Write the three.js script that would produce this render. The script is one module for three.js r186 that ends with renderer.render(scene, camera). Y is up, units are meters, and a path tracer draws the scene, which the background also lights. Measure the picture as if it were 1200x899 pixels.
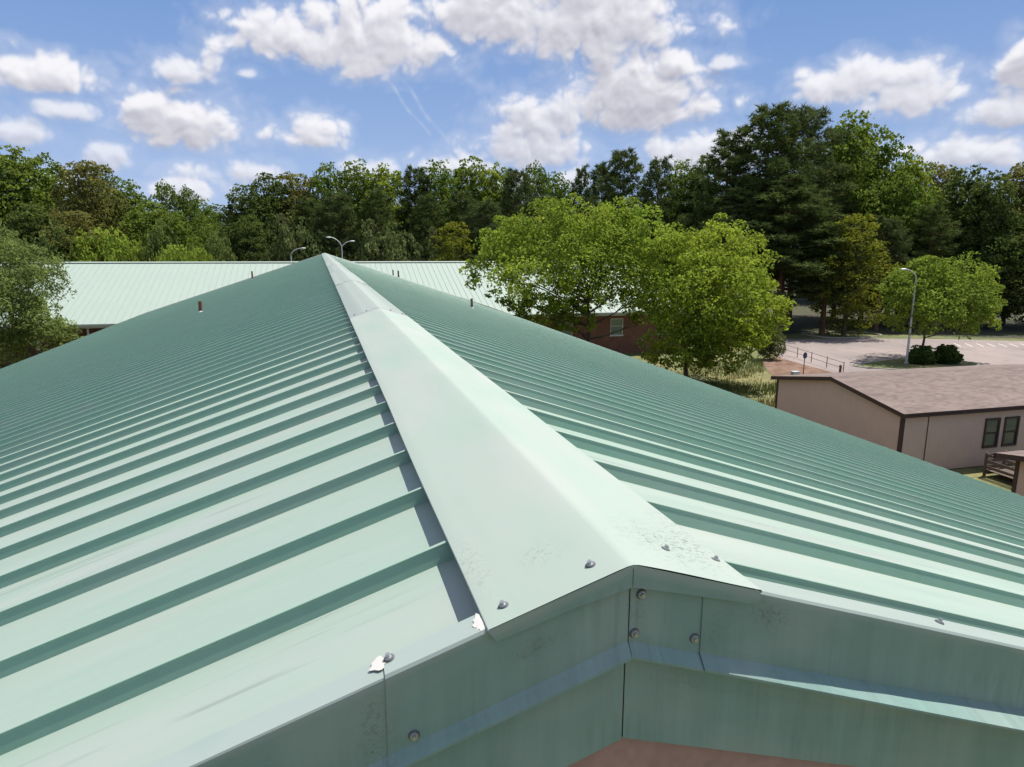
import * as THREE from 'three';
import { mergeGeometries } from 'three/addons/utils/BufferGeometryUtils.js';
import { ImprovedNoise } from 'three/addons/math/ImprovedNoise.js';
import { RoundedBoxGeometry } from 'three/addons/geometries/RoundedBoxGeometry.js';

// ───────── camera, sky, sun, exposure ─────────
const scene = new THREE.Scene();
const EYE = new THREE.Vector3(-0.567, 11.2, 1.16), FOC = 806.74, PITCH = 0.196, YAW = 0.2705, ROLL = -0.0042;
const camera = new THREE.PerspectiveCamera(2 * Math.atan(449.5 / FOC) * 180 / Math.PI, 1200 / 899, 0.05, 3000);
camera.rotation.order = 'YXZ';
camera.position.copy(EYE);
camera.rotation.set(-PITCH, -YAW, -ROLL);
camera.updateMatrixWorld(true);

const renderer = new THREE.WebGLRenderer({ antialias: true });
renderer.toneMapping = THREE.LinearToneMapping;
renderer.toneMappingExposure = 1.55;
renderer.shadowMap.enabled = true;
renderer.shadowMap.type = THREE.PCFSoftShadowMap;

const SUN = new THREE.Vector3(0.44, 1, -0.15).normalize();
const sun = new THREE.DirectionalLight(new THREE.Color(1.0, 0.955, 0.88), 4.4);
sun.name = 'sun';
sun.position.copy(SUN).multiplyScalar(200).add(new THREE.Vector3(10, 0, -40));
sun.target.position.set(10, 0, -40);
sun.castShadow = true;
sun.shadow.mapSize.set(4096, 4096);
Object.assign(sun.shadow.camera, { left: -130, right: 130, top: 130, bottom: -130, near: 1, far: 500 });
scene.add(sun, sun.target);

// seeded random and noise
function rng(seed) { let a = seed >>> 0; return () => { a |= 0; a = a + 0x6D2B79F5 | 0; let t = Math.imul(a ^ a >>> 15, 1 | a); t = t + Math.imul(t ^ t >>> 7, 61 | t) ^ t; return ((t ^ t >>> 14) >>> 0) / 4294967296; }; }
const lat = (() => { const r = rng(77), a = new Float32Array(65536); for (let i = 0; i < 65536; i++) a[i] = r() * 2 - 1; return a; })();
const hsh = (x, y) => { let h = Math.imul(x, 374761393) + Math.imul(y, 668265263) | 0; h = Math.imul(h ^ h >>> 13, 1274126177); return lat[(h ^ h >>> 16) & 65535]; };
// value noise, optionally periodic (px, py cells)
function vn(x, y, px = 0, py = 0) {
  let xi = Math.floor(x), yi = Math.floor(y); const fx = x - xi, fy = y - yi;
  let x1 = xi + 1, y1 = yi + 1;
  if (px) { xi = ((xi % px) + px) % px; x1 = ((x1 % px) + px) % px; }
  if (py) { yi = ((yi % py) + py) % py; y1 = ((y1 % py) + py) % py; }
  const u = fx * fx * fx * (fx * (fx * 6 - 15) + 10), v = fy * fy * fy * (fy * (fy * 6 - 15) + 10);
  const a = hsh(xi, yi), b = hsh(x1, yi), c = hsh(xi, y1), d = hsh(x1, y1);
  return a + (b - a) * u + (c - a) * v + (a - b - c + d) * u * v;
}
function fbm(x, y, o = 4, px = 0, py = 0) { let s = 0, a = 0.5; for (let i = 0; i < o; i++) { s += a * vn(x + i * 17 * (px ? 0 : 1), y + i * 31 * (py ? 0 : 1), px, py); x *= 2; y *= 2; px *= 2; py *= 2; a *= 0.5; } return s; }
const sstep = (a, b, x) => { const t = Math.min(1, Math.max(0, (x - a) / (b - a))); return t * t * (3 - 2 * t); };
const clamp = (x, a = 0, b = 1) => Math.min(b, Math.max(a, x));
const toS = c => c <= 0.0031308 ? 12.92 * c : 1.055 * Math.pow(c, 1 / 2.4) - 0.055;
const toL = c => c <= 0.04045 ? c / 12.92 : Math.pow((c + 0.055) / 1.055, 2.4);

// pixel of the photograph -> world
const F3 = new THREE.Vector3(0, 0, -1).applyQuaternion(camera.quaternion), R3 = new THREE.Vector3(1, 0, 0).applyQuaternion(camera.quaternion), U3 = new THREE.Vector3(0, 1, 0).applyQuaternion(camera.quaternion);
const ray = (u, v) => F3.clone().addScaledVector(R3, (u - 600) / FOC).addScaledVector(U3, (449.5 - v) / FOC);
const atDepth = (u, v, d) => ray(u, v).multiplyScalar(d).add(EYE);
const onGround = (u, v, y = 0) => { const d = ray(u, v); return d.multiplyScalar((y - EYE.y) / d.y).add(EYE); };

// ── the sky: air and fair-weather cumulus, computed
{
  const W = 4096, Hh = 2048, data = new Float32Array(W * Hh * 4), EXP = renderer.toneMappingExposure;
  const D = 180 / Math.PI;
  const dirOf = (u, v) => { const d = ray(u, v).normalize(); return [Math.atan2(d.z, d.x) * D, Math.asin(d.y) * D]; };
  // clouds seen in the photograph: x0, x1, top, base (pixels), strength, greyness of the base
  const seen = [
    [-30, 133, 56, 106, 1, .5], [156, 270, 55, 99, .8, .5], [268, 312, 74, 92, .4, .3], [126, 322, 98, 172, 1, .8], [38, 130, 108, 142, .55, .4],
    [322, 411, 127, 174, .95, .5], [172, 268, 188, 236, .8, .5], [242, 420, 0, 66, .95, .5], [320, 545, -8, 84, 1, .6], [500, 690, -60, 55, 1, .7], [560, 828, -70, 68, 1, .75],
    [562, 700, 98, 168, .85, .7], [640, 852, 44, 150, 1, .9], [822, 884, 58, 82, .6, .3], [482, 600, 172, 206, .75, .5], [540, 712, 140, 196, .8, .6], [924, 1060, 66, 118, .9, .5],
    [1000, 1146, 68, 134, .9, .5], [1106, 1250, 96, 152, .85, .7], [1168, 1290, 18, 108, 1, .9], [1028, 1240, 146, 196, .8, .6], [740, 905, 148, 204, .8, .5],
    [-20, 70, 130, 168, .5, .5], [80, 170, 150, 200, .4, .5], [262, 345, 178, 215, .55, .5], [640, 700, 190, 225, .6, .4], [395, 470, 178, 210, .45, .4], [20, 120, 180, 240, .35, .5], [560, 640, 195, 230, .5, .5], [890, 960, 170, 215, .4, .4],
  ];
  const clouds = [];
  for (const [x0, x1, y0, y1, s, g] of seen) {
    const a = dirOf((x0 + x1) / 2, y1 - (y1 - y0) * .30), l = dirOf(x0, a[1] > 0 ? y1 : y1), r = dirOf(x1, y1), tp = dirOf((x0 + x1) / 2, y0);
    clouds.push({ az: a[0], el: a[1], hw: Math.abs(r[0] - l[0]) / 2, up: tp[1] - a[1], s, g });
  }
  // the rest of the sky holds the same kind of clouds
  const r = rng(5), a0 = Math.atan2(F3.z, F3.x) * D;
  for (let i = 0; i < 130; i++) {
    const el = 3 + 62 * Math.pow(r(), 1.5), az = r() * 360 - 180; let da = ((az - a0 + 540) % 360) - 180;
    const k = 0.6 + el / 22, hw = (3 + 6 * r()) * k / Math.cos(el / D), up = (1.8 + 2.2 * r()) * k, s = .6 + .4 * r();
    if (Math.abs(da) < 40 + hw && el < 17 + up) continue;
    clouds.push({ az, el, hw, up, s, g: .4 + .5 * r(), far: true, k: 1 / k });
  }
  const shapeOf = (c, dx, dy) => { // 1 in the middle, 0 at the rim; flat base
    const x = dx / c.hw, y = dy > 0 ? dy / c.up : dy / (c.up * .55);
    return 1 - Math.sqrt(x * x + y * y);
  };
  const cols = []; // buckets of clouds by azimuth
  for (let i = 0; i < 360; i++) cols.push(clouds.filter(c => { const d = ((c.az - (i - 179.5) + 540) % 360) - 180; return Math.abs(d) < c.hw * 1.5 + 1.2; }));
  const IN = new ImprovedNoise(), pn = (x, y) => IN.noise(x + 60.3, y + 41.7, 3.37);
  const dens = (list, az, el, oct) => {
    let m = -1, g = 0, s = 1, best = null;
    for (const c of list) {
      const dy = el - c.el; if (dy > c.up * 1.6 || dy < -c.up * 1.3) continue;
      let dx = az - c.az; if (dx > 180) dx -= 360; if (dx < -180) dx += 360;
      const q = shapeOf(c, dx, dy); if (q > m) { m = q; g = c.g; s = c.s; best = c; }
    }
    if (m < -.55) return [-1, 0, 0];
    const x = best.far ? (az - best.az) * Math.cos(best.el / D) * best.k + best.az * 7 : az, y = best.far ? el * best.k : el;
    const wx = pn(x * .5 + 31, y * .5) * .5, wy = pn(x * .5, y * .5 + 53) * .5;
    let n = 0, a = .5, f = .34;
    for (let o = 0; o < oct; o++) { n += a * (2.1 * Math.abs(pn((x + wx) * f + o * 13.7, (y + wy) * f * 1.15 + o * 7.1)) - .46); a *= .52; f *= 2.07; }
    n += .25 * pn(x * .2 + 5, y * .26 + 9);
    return [m - .02 + n * .80, g, s];
  };
  for (let j = 0; j < Hh; j++) {
    const el = ((j + .5) / Hh - .5) * 180;   // row 0 is the bottom
    const e = Math.max(0, el), h = Math.exp(-e / 13), z = Math.min(1, e / 90);
    // display-linear air: pale towards the horizon, deeper towards the zenith
    const t = 1 - Math.exp(-e / 26);
    let R = .140 - .085 * t + .37 * h, G = .355 - .185 * t + .29 * h, B = .80 - .33 * t + .08 * h;
    for (let i = 0; i < W; i++) {
      const az = ((i + .5) / W - .5) * 360, o = (j * W + i) * 4;
      let cr = R, cg = G, cb = B;
      const dA = Math.abs(((az - a0 + 540) % 360) - 180);
      if ((dA > 46 || el > 20) && el > 0 && (i & 3 || j & 3)) { const q = ((j & ~3) * W + (i & ~3)) * 4; data[o] = data[q]; data[o + 1] = data[q + 1]; data[o + 2] = data[q + 2]; data[o + 3] = 1; continue; }
      if (el > -1 && el < 80) {
        const list = cols[Math.floor(az + 180) % 360];
        if (list.length) {
          const [q, g, s] = dens(list, az, el, 6);
          const th = (1 - s) * .22, al = Math.max(sstep(-.12 + th, .40 + th * 2.2, q) * (.55 + .45 * s), .22 * sstep(-.55, .15, q) * s);
          if (al > .004) {
            const dd = .5 + el / 60, [a1] = dens(list, az, el, 4), [a2] = dens(list, az + .25 * dd, el + .6 * dd, 3), [a3] = dens(list, az + .5 * dd, el + 1.5 * dd, 2);
            const lit = clamp(.60 + (a1 - a2) * .75 + (q - a1) * .4, 0, 1), core = sstep(-.10, .50, a3) * g;
            let L = .64 + .44 * lit - .27 * core; L = clamp(L, .45, .97);
            const tint = 1 - clamp((L - .45) / .5);
            const k = al * (.90 + .10 * sstep(2, 8, el));
            cr += (L * (1 - .075 * tint) * .96 - cr) * k; cg += (L * (1 - .055 * tint) * .955 - cg) * k; cb += (L * (1 + .06 * tint) * 1.0 - cb) * k;
          }
        }
      }
      data[o] = cr / EXP; data[o + 1] = cg / EXP; data[o + 2] = cb / EXP; data[o + 3] = 1;
    }
  }
  // two thin contrails
  const trail = (p, q, w, s) => {
    const a = dirOf(...p), b = dirOf(...q), n = 700, rr = rng(9);
    for (let k = 0; k < n; k++) {
      const u = k / n, az = a[0] + (b[0] - a[0]) * u + .12 * Math.sin(u * 9), el = a[1] + (b[1] - a[1]) * u + .06 * Math.sin(u * 5 + 1);
      const ci = (az / 360 + .5) * W, cj = (el / 180 + .5) * Hh, f = s * (0.6 + .4 * vn(u * 14, 3)) * Math.sin(Math.PI * u) ** .5;
      for (let dj = -3; dj <= 3; dj++) for (let di = -3; di <= 3; di++) {
        const i = Math.round(ci + di), j = Math.round(cj + dj), d2 = ((i - ci) ** 2 + (j - cj) ** 2) / (w * w), kk = f * Math.exp(-d2) * .22, o = (j * W + ((i + W) % W)) * 4;
        for (let c = 0; c < 3; c++) data[o + c] += (.9 / EXP - data[o + c]) * kk;
      }
    }
  };
  trail([447, 88], [504, 160], 1.0, .10); trail([468, 92], [528, 172], 1.3, .07);
  const tex = new THREE.DataTexture(data, W, Hh, THREE.RGBAFormat, THREE.FloatType);
  tex.mapping = THREE.EquirectangularReflectionMapping; tex.magFilter = tex.minFilter = THREE.LinearFilter; tex.needsUpdate = true;
  scene.background = tex; scene.environment = tex;
}

// ───────── helpers ─────────
const names = {};
const numbered = n => { const k = names[n] = (names[n] ?? -1) + 1; return k ? `${n}_${String(k).padStart(3, '0')}` : n; };
function base(name, label, category, group, x = 0, y = 0, z = 0, ry = 0) {
  const g = new THREE.Group(); g.name = numbered(name); g.position.set(x, y, z); g.rotation.y = ry;
  g.userData = { label, category }; if (group) g.userData.group = group; scene.add(g); return g;
}
function part(name, geo, mat, parent, label) {
  const m = new THREE.Mesh(geo, mat); m.name = name; m.castShadow = m.receiveShadow = true; parent.add(m);
  if (label) m.userData.label = label; return m;
}
function structure(name, geo, mat, kind = 'structure') { const m = part(name, geo, mat, scene); m.name = numbered(name); m.userData.kind = kind; return m; }
const mat = (r, g, b, rough = .8, o = {}) => new THREE.MeshStandardMaterial({ color: new THREE.Color().setRGB(r, g, b), roughness: rough, side: THREE.DoubleSide, ...o });
// grid surface; fn(a,b) -> [x,y,z], uv(a,b) -> [u,v]; a,b in 0..1
function grid(na, nb, fn, uv, flat = false) {
  const P = [], T = [], I = [];
  for (let j = 0; j <= nb; j++) for (let i = 0; i <= na; i++) { const a = i / na, b = j / nb; P.push(...fn(a, b)); T.push(...uv(a, b)); }
  for (let j = 0; j < nb; j++) for (let i = 0; i < na; i++) { const k = j * (na + 1) + i; I.push(k, k + 1, k + na + 2, k, k + na + 2, k + na + 1); }
  let g = new THREE.BufferGeometry();
  g.setAttribute('position', new THREE.Float32BufferAttribute(P, 3)); g.setAttribute('uv', new THREE.Float32BufferAttribute(T, 2)); g.setIndex(I);
  if (flat) g = g.toNonIndexed();
  g.computeVertexNormals(); return g;
}
// polyline profile [[a,b]...] swept along stations; place(a,b,s) -> xyz ; faceted
function sweep(profile, stations, place, uvf, slot) {
  const P = [], T = []; let len = [0];
  for (let i = 1; i < profile.length; i++) len.push(len[i - 1] + Math.hypot(profile[i][0] - profile[i - 1][0], profile[i][1] - profile[i - 1][1]));
  for (let i = 0; i + 1 < profile.length; i++) for (let j = 0; j + 1 < stations.length; j++) {
    const c = [[i, j], [i + 1, j], [i + 1, j + 1], [i, j + 1]];
    for (const k of [0, 1, 2, 0, 2, 3]) { const [p, s] = c[k]; P.push(...place(profile[p][0], profile[p][1], stations[s])); T.push(...uvf(len[p], stations[s], profile[p])); }
  }
  const g = new THREE.BufferGeometry();
  g.setAttribute('position', new THREE.Float32BufferAttribute(P, 3)); g.setAttribute('uv', new THREE.Float32BufferAttribute(T, 2));
  if (slot) { const per = (stations.length - 1) * 6; for (let i = 0; i + 1 < profile.length; i++) g.addGroup(i * per, per, slot(i)); }
  g.computeVertexNormals(); return g;
}
const boxG = (w, h, d, x = 0, y = 0, z = 0) => { const g = new THREE.BoxGeometry(w, h, d); g.translate(x, y, z); return g; };
function tubeG(pts, r0, r1, seg = 6) { // tapered tube through points
  const P = [], I = [], T = []; const n = pts.length;
  for (let i = 0; i < n; i++) {
    const p = pts[i], d = (i < n - 1 ? pts[i + 1].clone().sub(p) : p.clone().sub(pts[i - 1])).normalize();
    const a = new THREE.Vector3(0, 1, 0); if (Math.abs(d.y) > .9) a.set(1, 0, 0);
    const u = a.clone().cross(d).normalize(), v = d.clone().cross(u), r = r0 + (r1 - r0) * i / (n - 1);
    for (let k = 0; k <= seg; k++) { const t = k / seg * Math.PI * 2, q = p.clone().addScaledVector(u, r * Math.cos(t)).addScaledVector(v, r * Math.sin(t)); P.push(q.x, q.y, q.z); T.push(k / seg, i / n); }
  }
  for (let i = 0; i + 1 < n; i++) for (let k = 0; k < seg; k++) { const a = i * (seg + 1) + k; I.push(a, a + 1, a + seg + 2, a, a + seg + 2, a + seg + 1); }
  const g = new THREE.BufferGeometry(); g.setAttribute('position', new THREE.Float32BufferAttribute(P, 3)); g.setAttribute('uv', new THREE.Float32BufferAttribute(T, 2)); g.setIndex(I); g.computeVertexNormals(); return g;
}
// colour (linear) texture from fn(u,v)->[r,g,b]
function colorTex(w, h, fn, wrap = THREE.RepeatWrapping) {
  const d = new Uint8Array(w * h * 4);
  for (let j = 0; j < h; j++) for (let i = 0; i < w; i++) { const c = fn((i + .5) / w, (j + .5) / h), o = (j * w + i) * 4; for (let k = 0; k < 3; k++) d[o + k] = clamp(toS(clamp(c[k]))) * 255 + .5; d[o + 3] = 255; }
  const t = new THREE.DataTexture(d, w, h); t.colorSpace = THREE.SRGBColorSpace; t.wrapS = t.wrapT = wrap; t.magFilter = THREE.LinearFilter; t.minFilter = THREE.LinearFilter; t.needsUpdate = true; return t;
}
function grayTex(w, h, fn, wrap = THREE.RepeatWrapping) {
  const d = new Uint8Array(w * h * 4);
  for (let j = 0; j < h; j++) for (let i = 0; i < w; i++) { const c = clamp(fn((i + .5) / w, (j + .5) / h)) * 255 + .5, o = (j * w + i) * 4; d[o] = d[o + 1] = d[o + 2] = c; d[o + 3] = 255; }
  const t = new THREE.DataTexture(d, w, h); t.wrapS = t.wrapT = wrap; t.magFilter = THREE.LinearFilter; t.minFilter = THREE.LinearFilter; t.needsUpdate = true; return t;
}

// ───────── metal roof materials ─────────
const GREEN = [.196, .340, .258], CHALK = [.332, .360, .328];
const mul = (c, k) => c.map(v => v * k);
const mixc = (a, b, t) => a.map((v, i) => v + (b[i] - v) * t);
// panel paint: u = 8 m down the slope, v = 4.06 m across (ten panel widths)
const panelMap = colorTex(1024, 1024, (u, v) => {
  const streak = fbm(u * 6, v * 260, 3, 6, 260), wide = fbm(u * 4, v * 24, 3, 4, 24), grain = vn(u * 512, v * 512, 512, 512);
  const chalk = fbm(u * 10, v * 20, 4, 10, 20);
  let k = 1 + .055 * streak + .075 * wide + .018 * grain, c = mul(GREEN, k);
  c = mixc(c, CHALK, clamp(.70 + .34 * chalk, .3, .92));
  const dirt = sstep(.30, .52, fbm(u * 14, v * 220, 3, 14, 220)) * sstep(.0, .4, fbm(u * 9 + 3, v * 16, 2, 9, 16));
  return mixc(c, [.16, .18, .16], dirt * .42);
});
const panelRough = grayTex(512, 512, (u, v) => .50 + .16 * fbm(u * 8, v * 60, 3, 8, 60) + .1 * fbm(u * 5, v * 12, 2, 5, 12));
const panelBump = grayTex(512, 512, (u, v) => .5 + .5 * fbm(u * 10, v * 20, 2, 10, 20));
// the upright seam legs take little CHALK: their shade is put into the colour
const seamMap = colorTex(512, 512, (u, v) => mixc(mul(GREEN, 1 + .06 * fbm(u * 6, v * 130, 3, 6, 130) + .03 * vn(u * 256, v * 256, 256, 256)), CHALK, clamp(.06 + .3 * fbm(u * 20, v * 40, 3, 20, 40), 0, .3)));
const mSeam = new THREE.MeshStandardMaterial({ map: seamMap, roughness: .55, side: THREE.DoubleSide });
const mPanel = new THREE.MeshStandardMaterial({ map: panelMap, roughnessMap: panelRough, roughness: 1, bumpMap: panelBump, bumpScale: .0015, side: THREE.DoubleSide });
const mDeck = mat(.20, .26, .23, .7);
// near trim (2.4 m along, 0.5 m of girth): rain streaks, black mildew where the photograph shows it
const spot = (u, v, x, y, rx, ry) => Math.exp(-(((u - x) / rx) ** 2 + ((v - y) / ry) ** 2));
const trimMap = colorTex(2048, 512, (U, V) => {
  const x = (U - .5) * 2.4, s = (1 - V) * .5, k1 = vn(x * 140, s * 5), k2 = fbm(x * 30, s * 3, 3), g = vn(x * 420, s * 420);
  let c = mul([.180, .282, .248], 1.0 + .035 * k1 * sstep(.05, .2, s) + .12 * k2 * sstep(.055, .09, s) + .03 * g);
  c = mixc(c, [.36, .38, .35], clamp(.12 + .5 * sstep(.075, .05, s) + .45 * fbm(x * 5, s * 7, 3), 0, .6));  // upward flange paler than the upright face: sunlight put into the colour
  const sp = sstep(.05, .45, fbm(x * 150, s * 150, 3)), drip = sstep(.1, .6, vn(x * 110, s * 8));
  const st = spot(x, s, .33, .10, .05, .03) * 1.3 + spot(x, s, -.51, .16, .03, .08) + spot(x, s, -.20, .135, .05, .02) + .6 * spot(x, s, .02, .15, .02, .06) + .6 * spot(x, s, .2, .16, .04, .06) + .35 * spot(x, s, -.35, .23, .3, .01);
  c = mixc(c, [.05, .055, .05], clamp(.7 * st * (.35 * sp + .45 * sstep(.1, .5, fbm(x * 420, s * 420, 2)) + .12), 0, .7));
  return mixc(c, [.09, .11, .10], clamp(sstep(.055, .09, s) * drip * .16 * sstep(.0, .3, fbm(x * 6 + 9, s * 5, 2)), 0, .4));
}, THREE.MirroredRepeatWrapping);
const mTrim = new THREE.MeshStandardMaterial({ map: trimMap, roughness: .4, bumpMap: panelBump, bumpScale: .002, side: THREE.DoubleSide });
// ridge cap: u across (0.64 m), v along 6.1 m
const capTex = (dull, seed, near) => colorTex(512, 2048, (u, v) => {
  const x = (u - .5) * .64, z = v * 6.1;
  let c = mul(GREEN, .98 + .07 * fbm(x * 9 + seed, z * 2.5, 4) + .03 * vn(x * 300, z * 300 + seed) + .03 * fbm(x * 60, z * 3 + seed, 2));
  c = mixc(c, CHALK, clamp(.76 + .30 * fbm(x * 6, z * 1.7 + seed, 4), .35, .95));
  const smear = sstep(.02, .4, fbm(x * 5 + 7, z * .9 + seed, 4)) * dull + dull * .25;
  c = mixc(c, [.205, .250, .222], clamp(smear, 0, .75));
  if (near) {
    const sp = sstep(.22, .5, fbm(x * 150 + z * 120, z * 260 - x * 180, 4)), lines = sstep(.25, .55, fbm(x * 30 + z * 40, z * 160 - x * 90, 3));
    const m = spot(x, z, .17, .16, .10, .10) * 1.2 + spot(x, z, .27, .30, .05, .14) * .8 + spot(x, z, -.13, .16, .05, .04) * .5 + .5 * spot(x, z, -.27, .25, .03, .12);
    c = mixc(c, [.06, .055, .05], clamp(m * Math.max(sp, lines) * .6, 0, .6));
  }
  const lap = 1.2 * spot(0, z, 0, 5.98, 1, .10) + (near ? 0 : spot(0, z, 0, .06, 1, .09));
  return mixc(c, [.20, .215, .22], clamp(lap * (.55 + .9 * fbm(x * 22, z * 24 + seed, 3)), 0, .8));
}, THREE.ClampToEdgeWrapping);
const mCap = [[.05, 0, 1], [.8, 20, 0], [.95, 41, 0]].map(a => new THREE.MeshStandardMaterial({ map: capTex(...a), roughness: .72, side: THREE.DoubleSide }));
const mScrewHead = mat(.42, .43, .43, .42, { metalness: .75 }), mWasher = mat(.10, .10, .11, .6), mSealant = mat(.50, .48, .45, .7);

// ───────── ground ─────────
const groundMap = colorTex(1024, 1024, (u, v) => {
  const a = fbm(u * 8, v * 8, 4, 8, 8), b = fbm(u * 60, v * 60, 3, 60, 60), g = vn(u * 400, v * 400, 400, 400);
  let c = mixc([.080, .105, .030], [.19, .165, .065], clamp(.42 + .7 * a + .45 * b));
  return mul(c, 1 + .2 * g + .2 * b);
});
groundMap.repeat.set(40, 40);
const dip = (x, z) => -.75 * Math.exp(-(((x - 30) / 16) ** 2 + ((z + 70) / 9) ** 2));
{
  const g = new THREE.PlaneGeometry(1600, 1600, 200, 200); g.rotateX(-Math.PI / 2); g.translate(0, 0, -200);
  const p = g.attributes.position;
  for (let i = 0; i < p.count; i++) {
    const x = p.getX(i), z = p.getZ(i), sx = Math.sign(x) * Math.pow(Math.abs(x) / 800, 2.2) * 800; // finer near the building
    const zz = z + 200, sz = Math.sign(zz) * Math.pow(Math.abs(zz) / 800, 2.2) * 800 - 55;
    p.setXYZ(i, sx + 20, dip(sx + 20, sz), sz);
  }
  const uv = g.attributes.uv; for (let i = 0; i < uv.count; i++) uv.setXY(i, p.getX(i) / 1600, p.getZ(i) / 1600);
  g.computeVertexNormals();
  structure('ground', g, new THREE.MeshStandardMaterial({ map: groundMap, roughness: .95 }));
}

// ───────── the building we hover over ─────────
const RY = 10.585, TAN = .3358, TH = Math.atan(TAN), CO = Math.cos(TH), SI = Math.sin(TH), HALF = 15.37, LEN = 66, PITCHW = .406, RIBH = .0444, PAN = .049;
const roofY = x => RY - TAN * Math.abs(x);
const school = base('school_building', 'long gabled building under a green standing seam metal roof with ridge cap', 'building', null, 0, 0, 0);
const bindSlope = side => new THREE.Matrix4().makeBasis(new THREE.Vector3(side * CO, -SI, 0), new THREE.Vector3(side * SI, CO, 0), new THREE.Vector3(0, 0, side)).setPosition(0, RY - PAN, 0);
const mBrownWall = new THREE.MeshStandardMaterial({ color: 0xffffff, roughness: .9, map: colorTex(256, 256, (u, v) => mul([.36, .215, .175], 1 + .12 * fbm(u * 12, v * 12, 4, 12, 12) + .1 * vn(u * 128, v * 128, 128, 128))) });
mBrownWall.map.repeat.set(.5, .5);
{
  const SL = HALF / CO;
  // panel with its standing seam: local x down the slope, y off the roof, z across
  const seam = [[PITCHW - .0155, 0], [.0155, 0], [.0058, .036], [.0060, .0375], [.0060, .0432], [.0045, RIBH], [-.0045, RIBH], [-.0060, .0432], [-.0060, .0375], [-.0058, .036], [-.0155, -.0006]];
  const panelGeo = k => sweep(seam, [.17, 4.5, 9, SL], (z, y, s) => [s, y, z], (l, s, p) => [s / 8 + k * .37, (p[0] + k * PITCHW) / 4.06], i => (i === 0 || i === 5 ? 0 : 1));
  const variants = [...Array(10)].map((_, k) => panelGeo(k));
  for (const side of [-1, 1]) {
    const M = bindSlope(side);
    const deckG = boxG(SL - .02, .12, LEN - .06, SL / 2, -.065, side * (-LEN / 2));
    const slope = part('roof_slope', deckG, mDeck, school);
    M.decompose(slope.position, slope.quaternion, slope.scale);
    // the cut panel at the gable end, without a seam
    const z1 = side < 0 ? .4245 : .169, r = rng(side < 0 ? 3 : 4);
    const z0 = .03, zEnd = z1 - .0045;
    part('roof_panel', sweep(side < 0 ? [[zEnd, 0], [z0, 0]] : [[-z0, 0], [-zEnd, 0]], [.17, 4.5, 9, SL], (z, y, s) => [s, y, z], (l, s, p) => [s / 8 + .11, p[0] / 4.06 + .5]), mPanel, slope);
    const nAll = Math.floor((LEN - z1 - .05) / PITCHW), far = [];
    for (let i = 0; i < nAll; i++) {
      const k = Math.floor(r() * 10), off = side < 0 ? z1 + i * PITCHW : -(z1 + (i + 1) * PITCHW); // local z of the panel's own seam
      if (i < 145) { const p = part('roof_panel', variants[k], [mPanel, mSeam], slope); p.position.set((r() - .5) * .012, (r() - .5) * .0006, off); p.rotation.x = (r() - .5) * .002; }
      else { const g = variants[k].clone(); g.clearGroups(); g.translate(0, 0, off); far.push(g); }
    }
    if (side > 0) { // the first seam by the rake on the right
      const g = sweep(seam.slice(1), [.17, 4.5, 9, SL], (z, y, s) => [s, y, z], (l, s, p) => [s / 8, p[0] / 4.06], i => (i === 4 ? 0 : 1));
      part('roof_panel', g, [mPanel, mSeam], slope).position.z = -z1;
    }
    const f = part('roof_panel', mergeGeometries(far), mPanel, slope); f.userData.kind = 'stuff';
    // closure strip under the ridge cap
    part('ridge_closure', boxG(.02, .040, LEN - .12, .20, .018, side * (-LEN / 2)), mDeck, slope);
    // eave fascia and gutter
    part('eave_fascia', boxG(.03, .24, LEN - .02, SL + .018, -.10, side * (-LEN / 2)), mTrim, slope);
  }
  // ridge cap in 6.1 m sections, each lapping the next
  const capW = .295, nSec = Math.ceil(LEN / 6.0), rr = rng(21);
  const screw = (() => {
    const w = new THREE.CylinderGeometry(.0095, .0112, .0032, 16); w.translate(0, .0016, 0);
    const f = new THREE.CylinderGeometry(.0078, .0082, .0016, 16); f.translate(0, .004, 0);
    const h = new THREE.CylinderGeometry(.0046, .005, .0062, 6); h.translate(0, .0078, 0);
    return { w, h: mergeGeometries([f, h]) };
  })();
  const putScrew = (parent, x, y, z, n) => {
    for (const [name, g, mt] of [['screw', screw.h, mScrewHead], ['screw_washer', screw.w, mWasher]]) {
      const m = part(name, g, mt, parent); m.position.set(x, y, z);
      m.quaternion.setFromUnitVectors(new THREE.Vector3(0, 1, 0), n); m.rotateY(x * 77 + z * 31); m.rotateX(.05);
    }
  };
  const nL = new THREE.Vector3(-SI, CO, 0), nR = new THREE.Vector3(SI, CO, 0), nF = new THREE.Vector3(0, 0, 1);
  const capY = x => RY - TAN * (Math.sqrt(x * x + .0001) - .01);
  for (let k = 0; k < nSec; k++) {
    const za = k ? -(k * 6.0) + .04 : .014, zb = -Math.min(LEN - .02, (k + 1) * 6.0 + (k + 1 < nSec ? .04 : 0));
    const up = .0018 + .0016 * (k % 2 ? 0 : 1) + (k % 2 ? 0 : .0006);
    const wob = rr() * 50, tilt = (rr() - .5) * .004;
    const xs = [[-capW, -.007], [-capW - .0015, -.004], [-capW, 0]];
    for (let i = 1; i < 8; i++) xs.push([-capW + capW * i / 8, 0]);
    xs.push([-.012, 0], [0, 0], [.012, 0]);
    for (let i = 1; i < 8; i++) xs.push([capW * i / 8, 0]);
    xs.push([capW, 0], [capW + .0015, -.004], [capW, -.007]);
    const n = xs.length - 1;
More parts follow.
